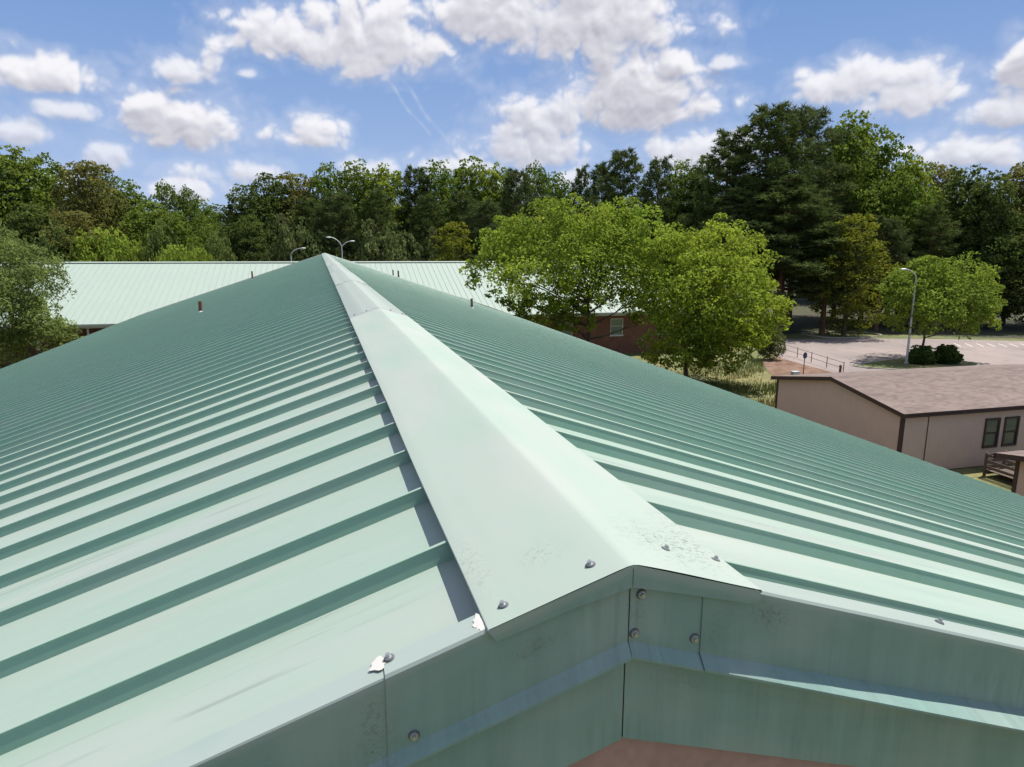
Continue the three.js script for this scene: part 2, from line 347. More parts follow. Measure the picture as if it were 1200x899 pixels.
    const g = grid(n, 60, (a, b) => {
      const [x, dy] = xs[Math.round(a * n)], z = za + (zb - za) * b, e = Math.abs(x) / capW;
      const wave = .0022 * fbm(x * 4 + wob, z * 1.1, 2) * sstep(.02, .3, e) + .0016 * e * e * vn(wob, z * 2.1);
      return [x + .0025 * vn(z * .9, wob) * e + tilt * e * Math.sign(x), capY(x) + dy + up + wave, z];
    }, (a, b) => [clamp(.5 + xs[Math.round(a * n)][0] / .64), clamp(-(za + (zb - za) * b) / 6.1 + (k * 6.0) / 6.1)]);
    const cap = part('ridge_cap', g, mCap[k ? 1 + k % 2 : 0], school);
    if (k === 0) {
      // folded-down end of the cap
      const sh = new THREE.Shape(); sh.moveTo(-capW, capY(capW) - RY + .003);
      sh.lineTo(0, .004); sh.lineTo(capW, capY(capW) - RY + .003); sh.lineTo(capW + .002, capY(capW) - RY - .014);
      sh.quadraticCurveTo(capW - .01, capY(capW) - RY - .029, capW - .045, capY(capW - .045) - RY - .031); sh.lineTo(.10, capY(.1) - RY - .040); sh.lineTo(.0008, -.0445); sh.lineTo(.0008, -.004); sh.lineTo(-.0008, -.004); sh.lineTo(-.0008, -.0445);
      sh.lineTo(-.12, capY(.12) - RY - .034); sh.lineTo(-capW + .018, capY(capW) - RY - .022); sh.closePath();
      const eg = new THREE.ExtrudeGeometry(sh, { depth: .0012, bevelEnabled: false }); eg.translate(0, RY, .0128);
      const uv = eg.attributes.uv, pp = eg.attributes.position; for (let i = 0; i < uv.count; i++) uv.setXY(i, pp.getX(i) / 2.4 + .5, 1 - (RY - pp.getY(i) - TAN * Math.abs(pp.getX(i)) + .05) / .5);
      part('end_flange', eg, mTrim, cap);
      putScrew(cap, -.25, capY(.25) + up, -.040, nL); putScrew(cap, -.067, capY(.067) + up, -.044, nL);
      putScrew(cap, .141, capY(.141) + up, -.118, nR); putScrew(cap, .272, capY(.272) + up, -.124, nR);
    } else for (const x of [-.24, -.12, .12, .24]) putScrew(cap, x, capY(x) + .004, za - .05, x < 0 ? nL : nR);
  }
  // rake trim: raised flange, face, kicked-out drip lip
  const trimProf = (w, lip, o) => [[-w, -.050], [-w, -.002], [-.002, -.002 + o], [o, -.006], [o, -.168], [lip + o, -.192], [lip + o, -.198], [o - .004, -.190]];
  const trim = (x0, x1, w, lip, o, mtl = mTrim, n = 8) => {
    const st = [...Array(n + 1)].map((_, i) => x0 + (x1 - x0) * i / n);
    const lipAt = x => typeof lip === 'function' ? lip(x) : lip;
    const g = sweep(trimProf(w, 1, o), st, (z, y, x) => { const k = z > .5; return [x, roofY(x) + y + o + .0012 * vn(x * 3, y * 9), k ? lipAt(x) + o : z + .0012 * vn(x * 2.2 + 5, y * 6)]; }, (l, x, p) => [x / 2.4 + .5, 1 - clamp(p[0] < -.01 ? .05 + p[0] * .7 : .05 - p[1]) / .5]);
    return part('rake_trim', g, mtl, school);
  };
  const lipL = x => .017 + .006 * vn(x * 2, 1), lipR = x => .018 + .056 * sstep(-.15, 1.5, x);
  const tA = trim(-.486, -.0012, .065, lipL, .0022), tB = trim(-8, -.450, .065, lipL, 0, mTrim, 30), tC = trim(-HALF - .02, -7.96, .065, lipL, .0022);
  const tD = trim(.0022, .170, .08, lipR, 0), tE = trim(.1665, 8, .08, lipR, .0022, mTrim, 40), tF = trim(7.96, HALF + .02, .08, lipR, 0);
  putScrew(tB, -.474, roofY(.474) + .0025, -.046, nL); putScrew(tE, .863, roofY(.863) + .002, -.05, nR);
  putScrew(tA, -.436, roofY(.436) - .148, .0026, nF); putScrew(tD, .026, roofY(.026) - .060, .0005, nF); putScrew(tD, .014, roofY(.014) - .148, .0005, nF); putScrew(tD, .152, roofY(.152) - .135, .0005, nF);
  for (const x of [1.9, 3.1, 4.4, 5.9, 7.3]) { putScrew(tE, x, roofY(x) + .002, -.045, nR); putScrew(tB, -x, roofY(x) + .0015, -.04, nL); }
  // smeared sealant
  const smear = (parent, x, z, rx, rz, n, seed) => {
    const r = rng(seed), P = [0, .0022, 0], I = [], N = 22;
    for (let i = 0; i < N; i++) { const a = i / N * 6.2832, q = .55 + .55 * r(); P.push(Math.cos(a) * rx * q, .0004 + .0012 * r(), Math.sin(a) * rz * q); I.push(0, 1 + (i + 1) % N, 1 + i); }
    const g = new THREE.BufferGeometry(); g.setAttribute('position', new THREE.Float32BufferAttribute(P, 3)); g.setIndex(I); g.computeVertexNormals();
    const m = part('sealant', g, mSealant, parent); m.position.set(x, roofY(x) + .0012, z); m.quaternion.setFromUnitVectors(new THREE.Vector3(0, 1, 0), n);
  };
  smear(tB, -.492, -.045, .022, .024, nL, 4); smear(tA, -.302, -.030, .014, .034, nL, 8); 
  // lower fascia boards behind, mitred at the ridge, and the gable walls
  for (const [x0, x1, z, o] of [[-HALF, -.002, 0, -.006], [.002, HALF, 0, -.0085]]) {
    const st = [...Array(31)].map((_, i) => x0 + (x1 - x0) * (x0 < 0 ? 1 - Math.pow(1 - i / 30, 2) : Math.pow(i / 30, 2)));
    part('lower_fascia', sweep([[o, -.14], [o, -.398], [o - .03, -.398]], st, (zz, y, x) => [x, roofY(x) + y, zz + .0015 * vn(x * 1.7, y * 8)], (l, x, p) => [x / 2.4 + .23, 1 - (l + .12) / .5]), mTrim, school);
  }
  const gable = (z, name) => {
    const sh = new THREE.Shape(); const b = HALF - .5; sh.moveTo(-b, 0); sh.lineTo(b, 0); sh.lineTo(b, roofY(b) - .22); sh.lineTo(0, RY - .22); sh.lineTo(-b, roofY(b) - .22); sh.closePath();
    const g = new THREE.ExtrudeGeometry(sh, { depth: .2, bevelEnabled: false }); g.translate(0, 0, z); part(name, g, mBrownWall, school);
  };
  gable(-.222, 'gable_wall'); gable(-LEN + .03, 'gable_wall');
  for (const s of [-1, 1]) part('side_wall', boxG(.2, roofY(HALF) - .12, LEN - .5, s * (HALF - .62), (roofY(HALF) - .12) / 2, -LEN / 2), mBrownWall, school);
  // vent pipes with their flashing boots
  const mPipe = mat(.13, .045, .025, .75), mPipe2 = mat(.09, .075, .06, .6), mBoot = mat(.45, .45, .43, .6);
  for (const [x, z, h, rd, m, sd] of [[-4.226, -22.32, .37, .055, mPipe, -1], [-5.278, -52.7, .62, .06, mPipe, -1], [5.094, -25.15, .40, .05, mPipe2, 1], [5.87, -58.1, .62, .07, mPipe2, 1], [5.75, -61.3, .55, .06, mPipe2, 1]]) {
    const y = roofY(x) - PAN;
    const g = new THREE.LatheGeometry([[0, -.05], [rd, -.05], [rd, h - .01], [rd - .006, h], [rd - .012, h], [rd - .012, h - .1], [0, h - .1]].map(a => new THREE.Vector2(...a)), 16);
    const p = part('vent_pipe', g, m, school); p.position.set(x, y, z); p.rotation.z = x === -4.226 ? -.03 : .02;
    part('flashing_boot', new THREE.LatheGeometry([[rd + .075, -.03], [rd + .07, .012], [rd + .03, .03], [rd + .004, .075]].map(a => new THREE.Vector2(...a)), 16), mBoot, p).rotation.z = sd < 0 ? TH : -TH;
  }
}

// ───────── the building beyond, its roof seen side-on ─────────
const mFarPanel = new THREE.MeshStandardMaterial({ map: colorTex(512, 512, (u, v) => mixc(GREEN, CHALK, clamp(.68 + .14 * fbm(u * 6, v * 24, 3, 6, 24)))), roughness: .6, side: THREE.DoubleSide });
const mGutter = mat(.40, .43, .40, .5), mFrame = mat(.62, .63, .60, .5), mGlass = new THREE.MeshPhysicalMaterial({ color: 0x9fb3a8, roughness: .06, metalness: 0, transmission: .55, thickness: 0, ior: 1.5, side: THREE.DoubleSide });
const mCarpet = mat(.20, .19, .175, .95);
const brickMap = colorTex(512, 512, (u, v) => mul([.19, .088, .064], 1 + .22 * fbm(u * 9, v * 9, 3, 9, 9) + .35 * vn(u * 128, v * 256, 128, 256)));
const mBrick = new THREE.MeshStandardMaterial({ map: brickMap, roughness: .92 });
{
  const x0 = -52, x1 = 41, ze = -69.2, zr = -84.3, zb = -99.4, ye = 4.15, yr = 9.28;
  const b = base('classroom_building', 'low brick building under a wide pale metal roof, behind the green gable', 'building', null, -5, -.75, -84.3);
  const L = (x, y, z) => [x + 5, y + .75, z + 84.3];
  const sl = Math.hypot(zr - ze, yr - ye), ang = Math.atan2(yr - ye, ze - zr);
  for (const s of [1, -1]) {
    const m = new THREE.Matrix4().makeBasis(new THREE.Vector3(s, 0, 0), new THREE.Vector3(0, Math.cos(ang), s * Math.sin(ang)), new THREE.Vector3(0, -Math.sin(ang), s * Math.cos(ang)));
    m.setPosition(0, ...L(0, yr, zr).slice(1));
    const deck = part('roof_slope', boxG(x1 - x0, .14, sl, s * ((x0 + x1) / 2 + 5), -.09, sl / 2), mDeck, b); m.decompose(deck.position, deck.quaternion, deck.scale);
    const prof = [[0, 0], [.592, 0], [.594, .034], [.604, .038], [.608, .0]];
    const vs = [0, 1, 2, 3].map(k => sweep(prof, [0, sl / 2, sl + .06], (x, y, z) => [x, y, z], (l, q, p) => [q / 8 + k * .31, (p[0] + k * .61) / 4.06]));
    const n = Math.floor((x1 - x0) / .61), r = rng(31);
    for (let i = 0; i < n; i++) { const p = part('roof_panel', vs[Math.floor(r() * 4)], mFarPanel, deck); p.position.set((s > 0 ? x0 + 5 : -x1 - 5) + i * .61, 0, 0); }
  }
  part('ridge_cap', sweep([[-.24, -.075], [-.24, -.06], [0, .05], [.24, -.06], [.24, -.075]], [x0 - .05, x1 + .05], (z, y, x) => L(x, yr + .10 + y, zr + z), (l, x) => [x / 8, l]), mFarPanel, b);
  part('gutter', sweep([[.02, .02], [.02, -.16], [.14, -.19], [.16, -.02], [.145, -.02]], [x0, x1], (z, y, x) => L(x, ye - .02 + y, ze + .05 + z), (l, x) => [x, l]), mGutter, b);
  part('fascia', boxG(x1 - x0, .32, .05, ...L((x0 + x1) / 2, ye - .22, ze - .02)), mGutter, b);
  part('soffit', boxG(x1 - x0 - .2, .03, 1.7, ...L((x0 + x1) / 2, ye - .37, ze - .9)), mGutter, b);
  // front wall with window openings; recessed porch to the left
  const zw = ze - 1.5, holes = [-6, 3, 12, 20.5, 24.8, 30.9, 36.8], hw = .78, y0 = 1.36, y1 = 3.3, seg = [];
  const wallBox = (a, c, d, e) => seg.push(boxG(c - a, e - d, .3, ...L((a + c) / 2, (d + e) / 2, zw - .15)));
  wallBox(-12, x1 - .6, -.75, y0); wallBox(-12, x1 - .6, y1, ye - .38);
  let xa = -12; for (const h of holes) { wallBox(xa, h, y0, y1); xa = h + 2 * hw; } wallBox(xa, x1 - .6, y0, y1);
  seg.push(boxG(41, 4.5, .3, ...L(-31.5, 1.5, zw - 3.5)), boxG(.3, 4.5, 27, ...L(x1 - .8, 1.5, zr)), boxG(.3, 4.5, 27, ...L(x0 + .6, 1.5, zr)), boxG(x1 - x0 - 1.4, 4.5, .3, ...L((x0 + x1) / 2, 1.5, zb + 1.6)));
  for (const s of [x0 + .6, x1 - .95]) { const sh = new THREE.Shape(); sh.moveTo(-13.4, 0); sh.lineTo(0, 4.55); sh.lineTo(13.4, 0); const g = new THREE.ExtrudeGeometry(sh, { depth: .25, bevelEnabled: false }); g.rotateY(Math.PI / 2); g.translate(...L(s, ye - .35, zr)); seg.push(g.toNonIndexed ? (g.index ? g.toNonIndexed() : g) : g); }
  part('wall', mergeGeometries(seg.map(g => { const q = g.index ? g.toNonIndexed() : g; const p = q.attributes.position, u = q.attributes.uv; for (let i = 0; i < p.count; i++) u.setXY(i, (p.getX(i) + p.getZ(i)) / 8, p.getY(i) / 8); return q; })), mBrick, b);
  for (const h of holes) {
    const w = part('window', mergeGeometries([boxG(2 * hw, .09, .1, ...L(h + hw, y0 + .045, zw - .08)), boxG(2 * hw, .09, .1, ...L(h + hw, y1 - .045, zw - .08)), boxG(.09, y1 - y0, .1, ...L(h + .045, (y0 + y1) / 2, zw - .082)), boxG(.09, y1 - y0, .1, ...L(h + 2 * hw - .045, (y0 + y1) / 2, zw - .082)), boxG(2 * hw - .1, .07, .09, ...L(h + hw, (y0 + y1) / 2 + .1, zw - .085))]), mFrame, b);
    part('pane', boxG(2 * hw - .1, y1 - y0 - .1, .012, ...L(h + hw, (y0 + y1) / 2, zw - .10)), mGlass, w);
    part('blind', boxG(2 * hw - .1, .8, .02, ...L(h + hw, y1 - .45, zw - .22)), mat(.45, .50, .47, .8), w);
    part('sill', boxG(2 * hw + .2, .08, .14, ...L(h + hw, y0 - .03, zw + .02)), mFrame, w);
  }
  part('inner_floor', boxG(x1 - x0 - 2, .1, 26, ...L((x0 + x1) / 2, -.2, zr)), mCarpet, b);
  for (const x of [-44, -37, -30.5, -25.3, -21.2, -15.5]) part('porch_post', boxG(.16, 4.55, .16, ...L(x, 1.5, ze - .35)), mGutter, b);
}

// ───────── portable classrooms ─────────
const sidingMap = colorTex(512, 512, (u, v) => mul([.50, .378, .312], 1 + .06 * fbm(u * 6, v * 6, 4, 6, 6) + .05 * vn(u * 200, v * 10, 200, 10)));
const mSiding = new THREE.MeshStandardMaterial({ map: sidingMap, roughness: .85 });
const mBrownTrim = mat(.045, .024, .020, .7);
const shingleMap = colorTex(1024, 1024, (u, v) => {
  const row = Math.floor(v * 56), q = vn(u * 26 + row * 7.3, row * 3.1), big = fbm(u * 5, v * 14, 3, 5, 14);
  return mul(mixc([.125, .092, .080], [.192, .145, .127], clamp(.5 + .55 * q + .4 * big)), 1 + .14 * vn(u * 512, v * 512, 512, 512));
});
const mShingle = new THREE.MeshStandardMaterial({ map: shingleMap, roughness: .95, side: THREE.DoubleSide });
const mLumber = new THREE.MeshStandardMaterial({ color: 0xffffff, roughness: .9, map: colorTex(256, 256, (u, v) => mul([.115, .085, .065], 1 + .35 * vn(u * 60, v * 4, 60, 4) + .25 * vn(u * 9, v * 9, 9, 9))) });
const mPaneDark = new THREE.MeshPhysicalMaterial({ color: 0x6d7a72, roughness: .05, transmission: .52, thickness: 0, side: THREE.DoubleSide });
function portable(label, x, z, lenX, depthZ, eave, rise, windows, ov = .28) {
  // x,z: the near left corner of the walls
  const g = base('portable_classroom', label, 'building', 'portable classrooms', x, 0, z);
  const zc = -depthZ / 2, zn = .001;
  const segs = [], wz = (a, c, d, e) => segs.push(boxG(c - a, e - d, .12, (a + c) / 2, (d + e) / 2, -.06));
  let a = 0; const wy0 = 1.02, wy1 = eave - .55;
  if (windows.length) { wz(0, lenX, .05, wy0); wz(0, lenX, wy1, eave); for (const [p, w] of windows) { wz(a, p, wy0, wy1); a = p + w; } wz(a, lenX, wy0, wy1); } else wz(0, lenX, .05, eave);
  segs.push(boxG(lenX, eave, .12, lenX / 2, eave / 2, -depthZ + .06));
  const endW = xx => { const sh = new THREE.Shape(); sh.moveTo(0, .05); sh.lineTo(depthZ - .24, .05); sh.lineTo(depthZ - .24, eave); sh.lineTo(depthZ / 2 - .12, eave + rise - .03); sh.lineTo(0, eave); const e = new THREE.ExtrudeGeometry(sh, { depth: .12, bevelEnabled: false }); e.rotateY(Math.PI / 2); e.translate(xx, 0, -.12); return e; };
  segs.push(endW(0), endW(lenX - .12));
  part('wall', mergeGeometries(segs.map(q0 => { const q = q0.index ? q0.toNonIndexed() : q0; q.computeVertexNormals(); const p = q.attributes.position, u = q.attributes.uv; for (let i = 0; i < p.count; i++) u.setXY(i, (p.getX(i) + p.getZ(i)) / 4, p.getY(i) / 4); return q; })), mSiding, g);
  // siding joints as battens, corner boards
  for (const px of [1.22, 8.54]) if (px < lenX) part('batten', boxG(.045, eave - .1, .02, px + .35, eave / 2, .011), mBrownTrim, g);
  for (const [bx, bz] of [[-.011, -.07], [-.011, -depthZ + .07]]) part('corner_board', boxG(.16, eave - .03, .16, bx + .06, eave / 2, bz), mBrownTrim, g);
  const slope = rise / (depthZ / 2);
  for (const s of [1, -1]) {
    const run = depthZ / 2 + ov;
    const f = part('roof', grid(1, 1, (a2, b2) => [-ov + a2 * (lenX + 2 * ov), eave + .14 + rise - b2 * run * slope, zc + s * b2 * run], (a2, b2) => [a2 * (lenX + 2 * ov) / 8, b2 * run / 8]), mShingle, g);
    const u = part('roof_edge', mergeGeometries([boxG(lenX + 2 * ov, .22, .05, lenX / 2, eave + .14 - ov * slope - .115, zc + s * (run - .02))]), mBrownTrim, f);
    for (const ex of [-ov, lenX + ov]) { const sh = sweep([[0, 0], [0, -.22]], [0, run], (q, y, t2) => [ex, eave + .135 + rise - t2 * slope + y, zc + s * t2], () => [0, 0]); part('barge_board', sh, mBrownTrim, f); }
  }
  part('ridge_cap', sweep([[-.16, -.028], [0, .018], [.16, -.028]], [-ov, lenX + ov], (q, y, t2) => [t2, eave + .14 + rise + y + .004, zc + q], (l, t2) => [t2 / 8, l]), mShingle, g);
  part('soffit', boxG(lenX + ov, .02, ov, lenX / 2, eave - .02, ov / 2 + .005), mSiding, g);
  part('floor', boxG(lenX - .4, .2, depthZ - .4, lenX / 2, .75, zc), mCarpet, g);
  for (const [p, w] of windows) {
    const cx = p + w / 2, cy = (wy0 + wy1) / 2, h = wy1 - wy0;
    const f = part('window', mergeGeometries([boxG(w, .1, .1, cx, wy0 + .05, 0), boxG(w, .1, .1, cx, wy1 - .05, 0), boxG(.1, h, .1, p + .05, cy, .002), boxG(.1, h, .1, p + w - .05, cy, .002), boxG(w - .1, .06, .06, cx, cy - .02, .001)]), mBrownTrim, g);
    part('pane', boxG(w - .18, h / 2 - .1, .01, cx, cy + h / 4, -.01), mPaneDark, f); part('pane', boxG(w - .18, h / 2 - .1, .01, cx, cy - h / 4, -.03), mPaneDark, f);
    part('blind', boxG(w - .18, h * .62, .02, cx, cy + h * .16, -.10), mat(.36, .34, .28, .8), f);
  }
  return g;
}
portable('tan portable classroom with brown shingle roof, gable end towards the green roof', 26.95, -25.55, 17, 9.9, 3.16, .86, [[5.25, 1.0], [6.55, 1.0], [9.6, 1.0], [10.9, 1.0]]);
portable('tan portable classroom with low brown eave beside the wooden deck', 26.75, -9.6, 12, 9.9, 2.82, .86, [], .55);
{ // wooden ramp landing between the two portables
  const g = base('wooden_deck', 'weathered wooden deck with railing between the two portable classrooms', 'deck', null, 32.4, 0, -23.5);
  for (let i = 0; i < 16; i++) part('deck_board', boxG(.135, .035, 1.7, -1.2 + i * .148, .34, 0), mLumber, g);
  for (const x of [-1.25, -.05, 1.15]) for (const z of [-.85, .85]) part('post', boxG(.1, 1.25, .1, x, .61, z), mLumber, g);
  for (const z of [-.85, .85]) for (const y of [.52, .82, 1.12]) part('rail', boxG(2.6, .14, .035, -.05, y, z + .07), mLumber, g);
  for (const y of [.52, .82, 1.12]) part('rail', boxG(.035, .14, 1.75, -1.32, y, .0), mLumber, g);
  for (const z of [.7, -.7]) part('joist', boxG(2.5, .16, .06, -.05, .24, z), mLumber, g);
}

// ───────── parking lot ─────────
const asphaltMap = colorTex(1024, 1024, (u, v) => {
  const crack = sstep(.035, .0, Math.abs(fbm(u * 9, v * 9, 4, 9, 9))) * .28, patch = fbm(u * 5, v * 5, 4, 5, 5);
  return mul(mixc([.275, .225, .208], [.20, .168, .158], clamp(.5 + .9 * patch)), 1 - crack + .10 * vn(u * 400, v * 400, 400, 400));
});
asphaltMap.repeat.set(1 / 24, 1 / 24);
const mAsphalt = new THREE.MeshStandardMaterial({ map: asphaltMap, roughness: .93, side: THREE.DoubleSide });
function patchGeo(pts, y, bend = 0) { const sh = new THREE.Shape(); const P = pts.map(p => new THREE.Vector2(p[0], -p[1])); if (bend) { sh.moveTo(P[0].x, P[0].y); sh.splineThru([...P.slice(1), P[0]]); } else sh.setFromPoints(P); const g = new THREE.ShapeGeometry(sh, 24); g.rotateX(-Math.PI / 2); g.translate(0, y, 0); return g; }
const px2 = (u, v) => { const p = onGround(u, v); return [p.x, p.z]; };
structure('parking_lot', patchGeo([px2(885, 399), px2(915, 420), px2(988, 440), [47.5, -49.2], [50, -20], [140, -20], [140, -52], px2(1200, 400), px2(1130, 398), px2(1030, 397), px2(1012, 396)], .02), mAsphalt);
const mMulch = new THREE.MeshStandardMaterial({ roughness: .95, map: colorTex(256, 256, (u, v) => mul(mixc([.12, .062, .040], [.20, .125, .085], clamp(.5 + fbm(u * 8, v * 8, 4, 8, 8))), 1 + .4 * vn(u * 90, v * 90, 90, 90))), side: THREE.DoubleSide });
mMulch.map.repeat.set(.2, .2);
structure('mulch_bed', patchGeo([px2(893, 424), px2(912, 418), px2(935, 425), px2(978, 437), px2(970, 446), px2(925, 447), px2(902, 437)], .016, 1), mMulch);
const mGrass2 = new THREE.MeshStandardMaterial({ map: groundMap.clone(), roughness: .95, side: THREE.DoubleSide }); mGrass2.map.repeat.set(1 / 30, 1 / 30); mGrass2.map.needsUpdate = true;
structure('planting_island', patchGeo([px2(1003, 430), px2(1030, 424), px2(1070, 421), px2(1125, 424), px2(1147, 428), px2(1120, 432), px2(1060, 434)], .09, 1), mGrass2);
structure('planting_island', patchGeo([px2(940, 391), px2(985, 389), px2(1028, 392), px2(1032, 394), px2(1005, 396), px2(970, 396)], .09, 1), mGrass2);
const mConcrete = mat(.42, .38, .33, .9);
{ // kerbs round the islands
  const kerb = (pts) => { const c = new THREE.CatmullRomCurve3(pts.map(p => new THREE.Vector3(p[0], .055, p[1])), true), q = c.getPoints(60); q.push(q[0]); structure('kerb', sweep([[-.07, -.06], [-.07, .06], [.07, .06], [.07, -.06]], q.map((_, i) => i), (a, y, i) => { const p = q[i], n = q[(i + 1) % 61], d = n.clone().sub(p); if (d.lengthSq() < 1e-8) d.set(1, 0, 0); d.normalize(); return [p.x - d.z * a, p.y + y, p.z + d.x * a]; }, () => [0, 0]), mConcrete); };
  kerb([px2(1003, 430), px2(1030, 424), px2(1070, 421), px2(1125, 424), px2(1147, 428), px2(1120, 432), px2(1060, 434)]);
  kerb([px2(940, 391), px2(985, 389), px2(1028, 392), px2(1032, 394), px2(1005, 396), px2(970, 396)]);
}
const mPaint = mat(.62, .60, .56, .8);
for (let i = 0; i < 9; i++) { const p = px2(1118 + i * 13, 402.6 + i * .1), q = px2(1126 + i * 13.5, 406.2 + i * .1); const d = new THREE.Vector2(q[0] - p[0], q[1] - p[1]).normalize().multiplyScalar(.06), n = [-d.y, d.x]; structure('bay_line', patchGeo([[p[0] + n[0], p[1] + n[1]], [q[0] + n[0], q[1] + n[1]], [q[0] - n[0], q[1] - n[1]], [p[0] - n[0], p[1] - n[1]]], .0255), mPaint); }
const mLitter = new THREE.MeshStandardMaterial({ roughness: 1, side: THREE.DoubleSide, map: colorTex(512, 512, (u, v) => mul(mixc([.055, .042, .028], [.05, .062, .022], clamp(.5 + 1.2 * fbm(u * 9, v * 9, 4, 9, 9))), 1 + .4 * vn(u * 200, v * 200, 200, 200))) });
mLitter.map.repeat.set(1 / 12, 1 / 12);
structure('forest_floor', patchGeo([[-140, -104], [60, -104], [62, -88], px2(900, 393), px2(935, 390), px2(990, 386), px2(1050, 392), px2(1130, 395), px2(1200, 397), [150, -62], [300, -62], [300, -280], [-140, -280]], .012), mLitter);
const mGalv = mat(.46, .47, .48, .5, { metalness: .25 }), mSteelDark = mat(.06, .05, .045, .6);
{ // low rail fence by the drive
  const A = onGround(905, 410), B = onGround(988, 438), g = base('rail_fence', 'thin dark rail fence between the parking lot and the mulch bed', 'fence', null, A.x, 0, A.z);
  const n = 5, d = B.clone().sub(A);
  for (let i = 0; i <= n; i++) part('post', boxG(.05, 1.05, .05, d.x * i / n, .575, d.z * i / n), mSteelDark, g);
  for (const y of [1.0, .5]) part('rail', tubeG([new THREE.Vector3(0, y, 0), d.clone().setY(y)], .02, .02), mSteelDark, g);
}
{ // small post sign and utility box
  const p = onGround(941, 443), s = base('post_sign', 'dark post with a small round blue sign beside the rail fence', 'sign', null, p.x, 0, p.z);
  part('post', tubeG([new THREE.Vector3(0, -.05, 0), new THREE.Vector3(0, 2.1, 0)], .035, .035, 8), mSteelDark, s);
  const disc = new THREE.CylinderGeometry(.2, .2, .03, 20); disc.rotateX(Math.PI / 2); disc.scale(1, 1.45, 1); disc.translate(0, 2.0, .03); part('sign_plate', disc, mat(.035, .04, .12, .5), s);
  const q = onGround(931, 446), b = base('utility_box', 'pale grey utility box standing in the mulch bed', 'utility box', null, q.x, 0, q.z);
  part('cabinet', new RoundedBoxGeometry(.6, .75, .45, 2, .03).translate(0, .375, 0), mat(.42, .47, .50, .6), b); part('lid', new RoundedBoxGeometry(.65, .07, .5, 2, .02).translate(0, .775, 0), mat(.38, .42, .45, .6), b);
  const h = onGround(984, 441), k = base('bollard', 'short brown post at the end of the rail fence', 'bollard', null, h.x, 0, h.z);
  part('post', new THREE.CylinderGeometry(.10, .11, .9, 12).translate(0, .45, 0), mat(.14, .06, .04, .8), k); part('cap', new THREE.LatheGeometry([[0, 1.06], [.09, 1.02], [.13, .93], [.13, .89], [0, .89]].map(a => new THREE.Vector2(...a)), 12), mat(.16, .07, .05, .8), k);
}
// ── lamp posts
function lampPost(label, group, x, z, H, arms) {
  const g = base('street_lamp', label, 'street lamp', group, x, 0, z);
  part('base_plate', new THREE.CylinderGeometry(.22, .24, .25, 12).translate(0, .125, 0), mConcrete, g);
  part('pole', tubeG([new THREE.Vector3(0, .2, 0), new THREE.Vector3(0, H * .5, 0), new THREE.Vector3(0, H - 1.0, 0)], .125, .06, 10), mGalv, g);
  for (const [dx, dz, up] of arms) {
    const pts = []; for (let i = 0; i <= 8; i++) { const t = i / 8; pts.push(new THREE.Vector3(dx * t * t * (1.6 - .6 * t), H - 1.0 + up * Math.sin(t * 1.45), dz * t * t)); }
    const a = part('arm', tubeG(pts, .05, .04, 8), mGalv, g), e = pts[8];
    const hd = new THREE.SphereGeometry(.5, 14, 8); hd.scale(.75, .2, .36); hd.rotateY(-Math.atan2(dz, dx)); hd.translate(e.x + dx * .22, e.y, e.z + dz * .22); part('lamp_head', hd, mGalv, a);
  }
  return g;
}
{ const p = onGround(1062, 427); lampPost('grey street lamp with one curved arm on the parking lot island', null, p.x, p.z, 9.3, [[-1.15, -.15, .95]]); }
{ const p = atDepth(401, 300, 96); lampPost('grey lamp post with two curved arms behind the far metal roof', null, p.x, p.z, 11.9, [[-1.4, .1, 1.5], [1.2, -.1, 1.0]]); }
{ const p = atDepth(341, 300, 97); lampPost('grey lamp post with one curved arm behind the far metal roof', null, p.x, p.z, 10.9, [[1.4, -.1, 1.0]]); }

// ───────── trees ─────────
const leafMat = (rough = .75) => new THREE.MeshPhysicalMaterial({ color: 0xffffff, vertexColors: true, roughness: rough, transmission: .5, thickness: 0, ior: 1.3, specularIntensity: .15, side: THREE.DoubleSide });
const mLeaf = leafMat(.95), mNeedle = new THREE.MeshPhysicalMaterial({ color: 0xffffff, vertexColors: true, roughness: .95, transmission: .3, thickness: 0, ior: 1.3, specularIntensity: .2, side: THREE.DoubleSide });
const mBark = new THREE.MeshStandardMaterial({ roughness: .95, map: colorTex(128, 256, (u, v) => mul([.105, .080, .062], 1 + .5 * vn(u * 24, v * 10, 24, 10) + .25 * vn(u * 64, v * 64, 64, 64))) });
const mPineBark = new THREE.MeshStandardMaterial({ roughness: .95, map: colorTex(128, 256, (u, v) => mul([.16, .085, .055], 1 + .5 * vn(u * 16, v * 14, 16, 14) + .25 * vn(u * 64, v * 64, 64, 64))) });
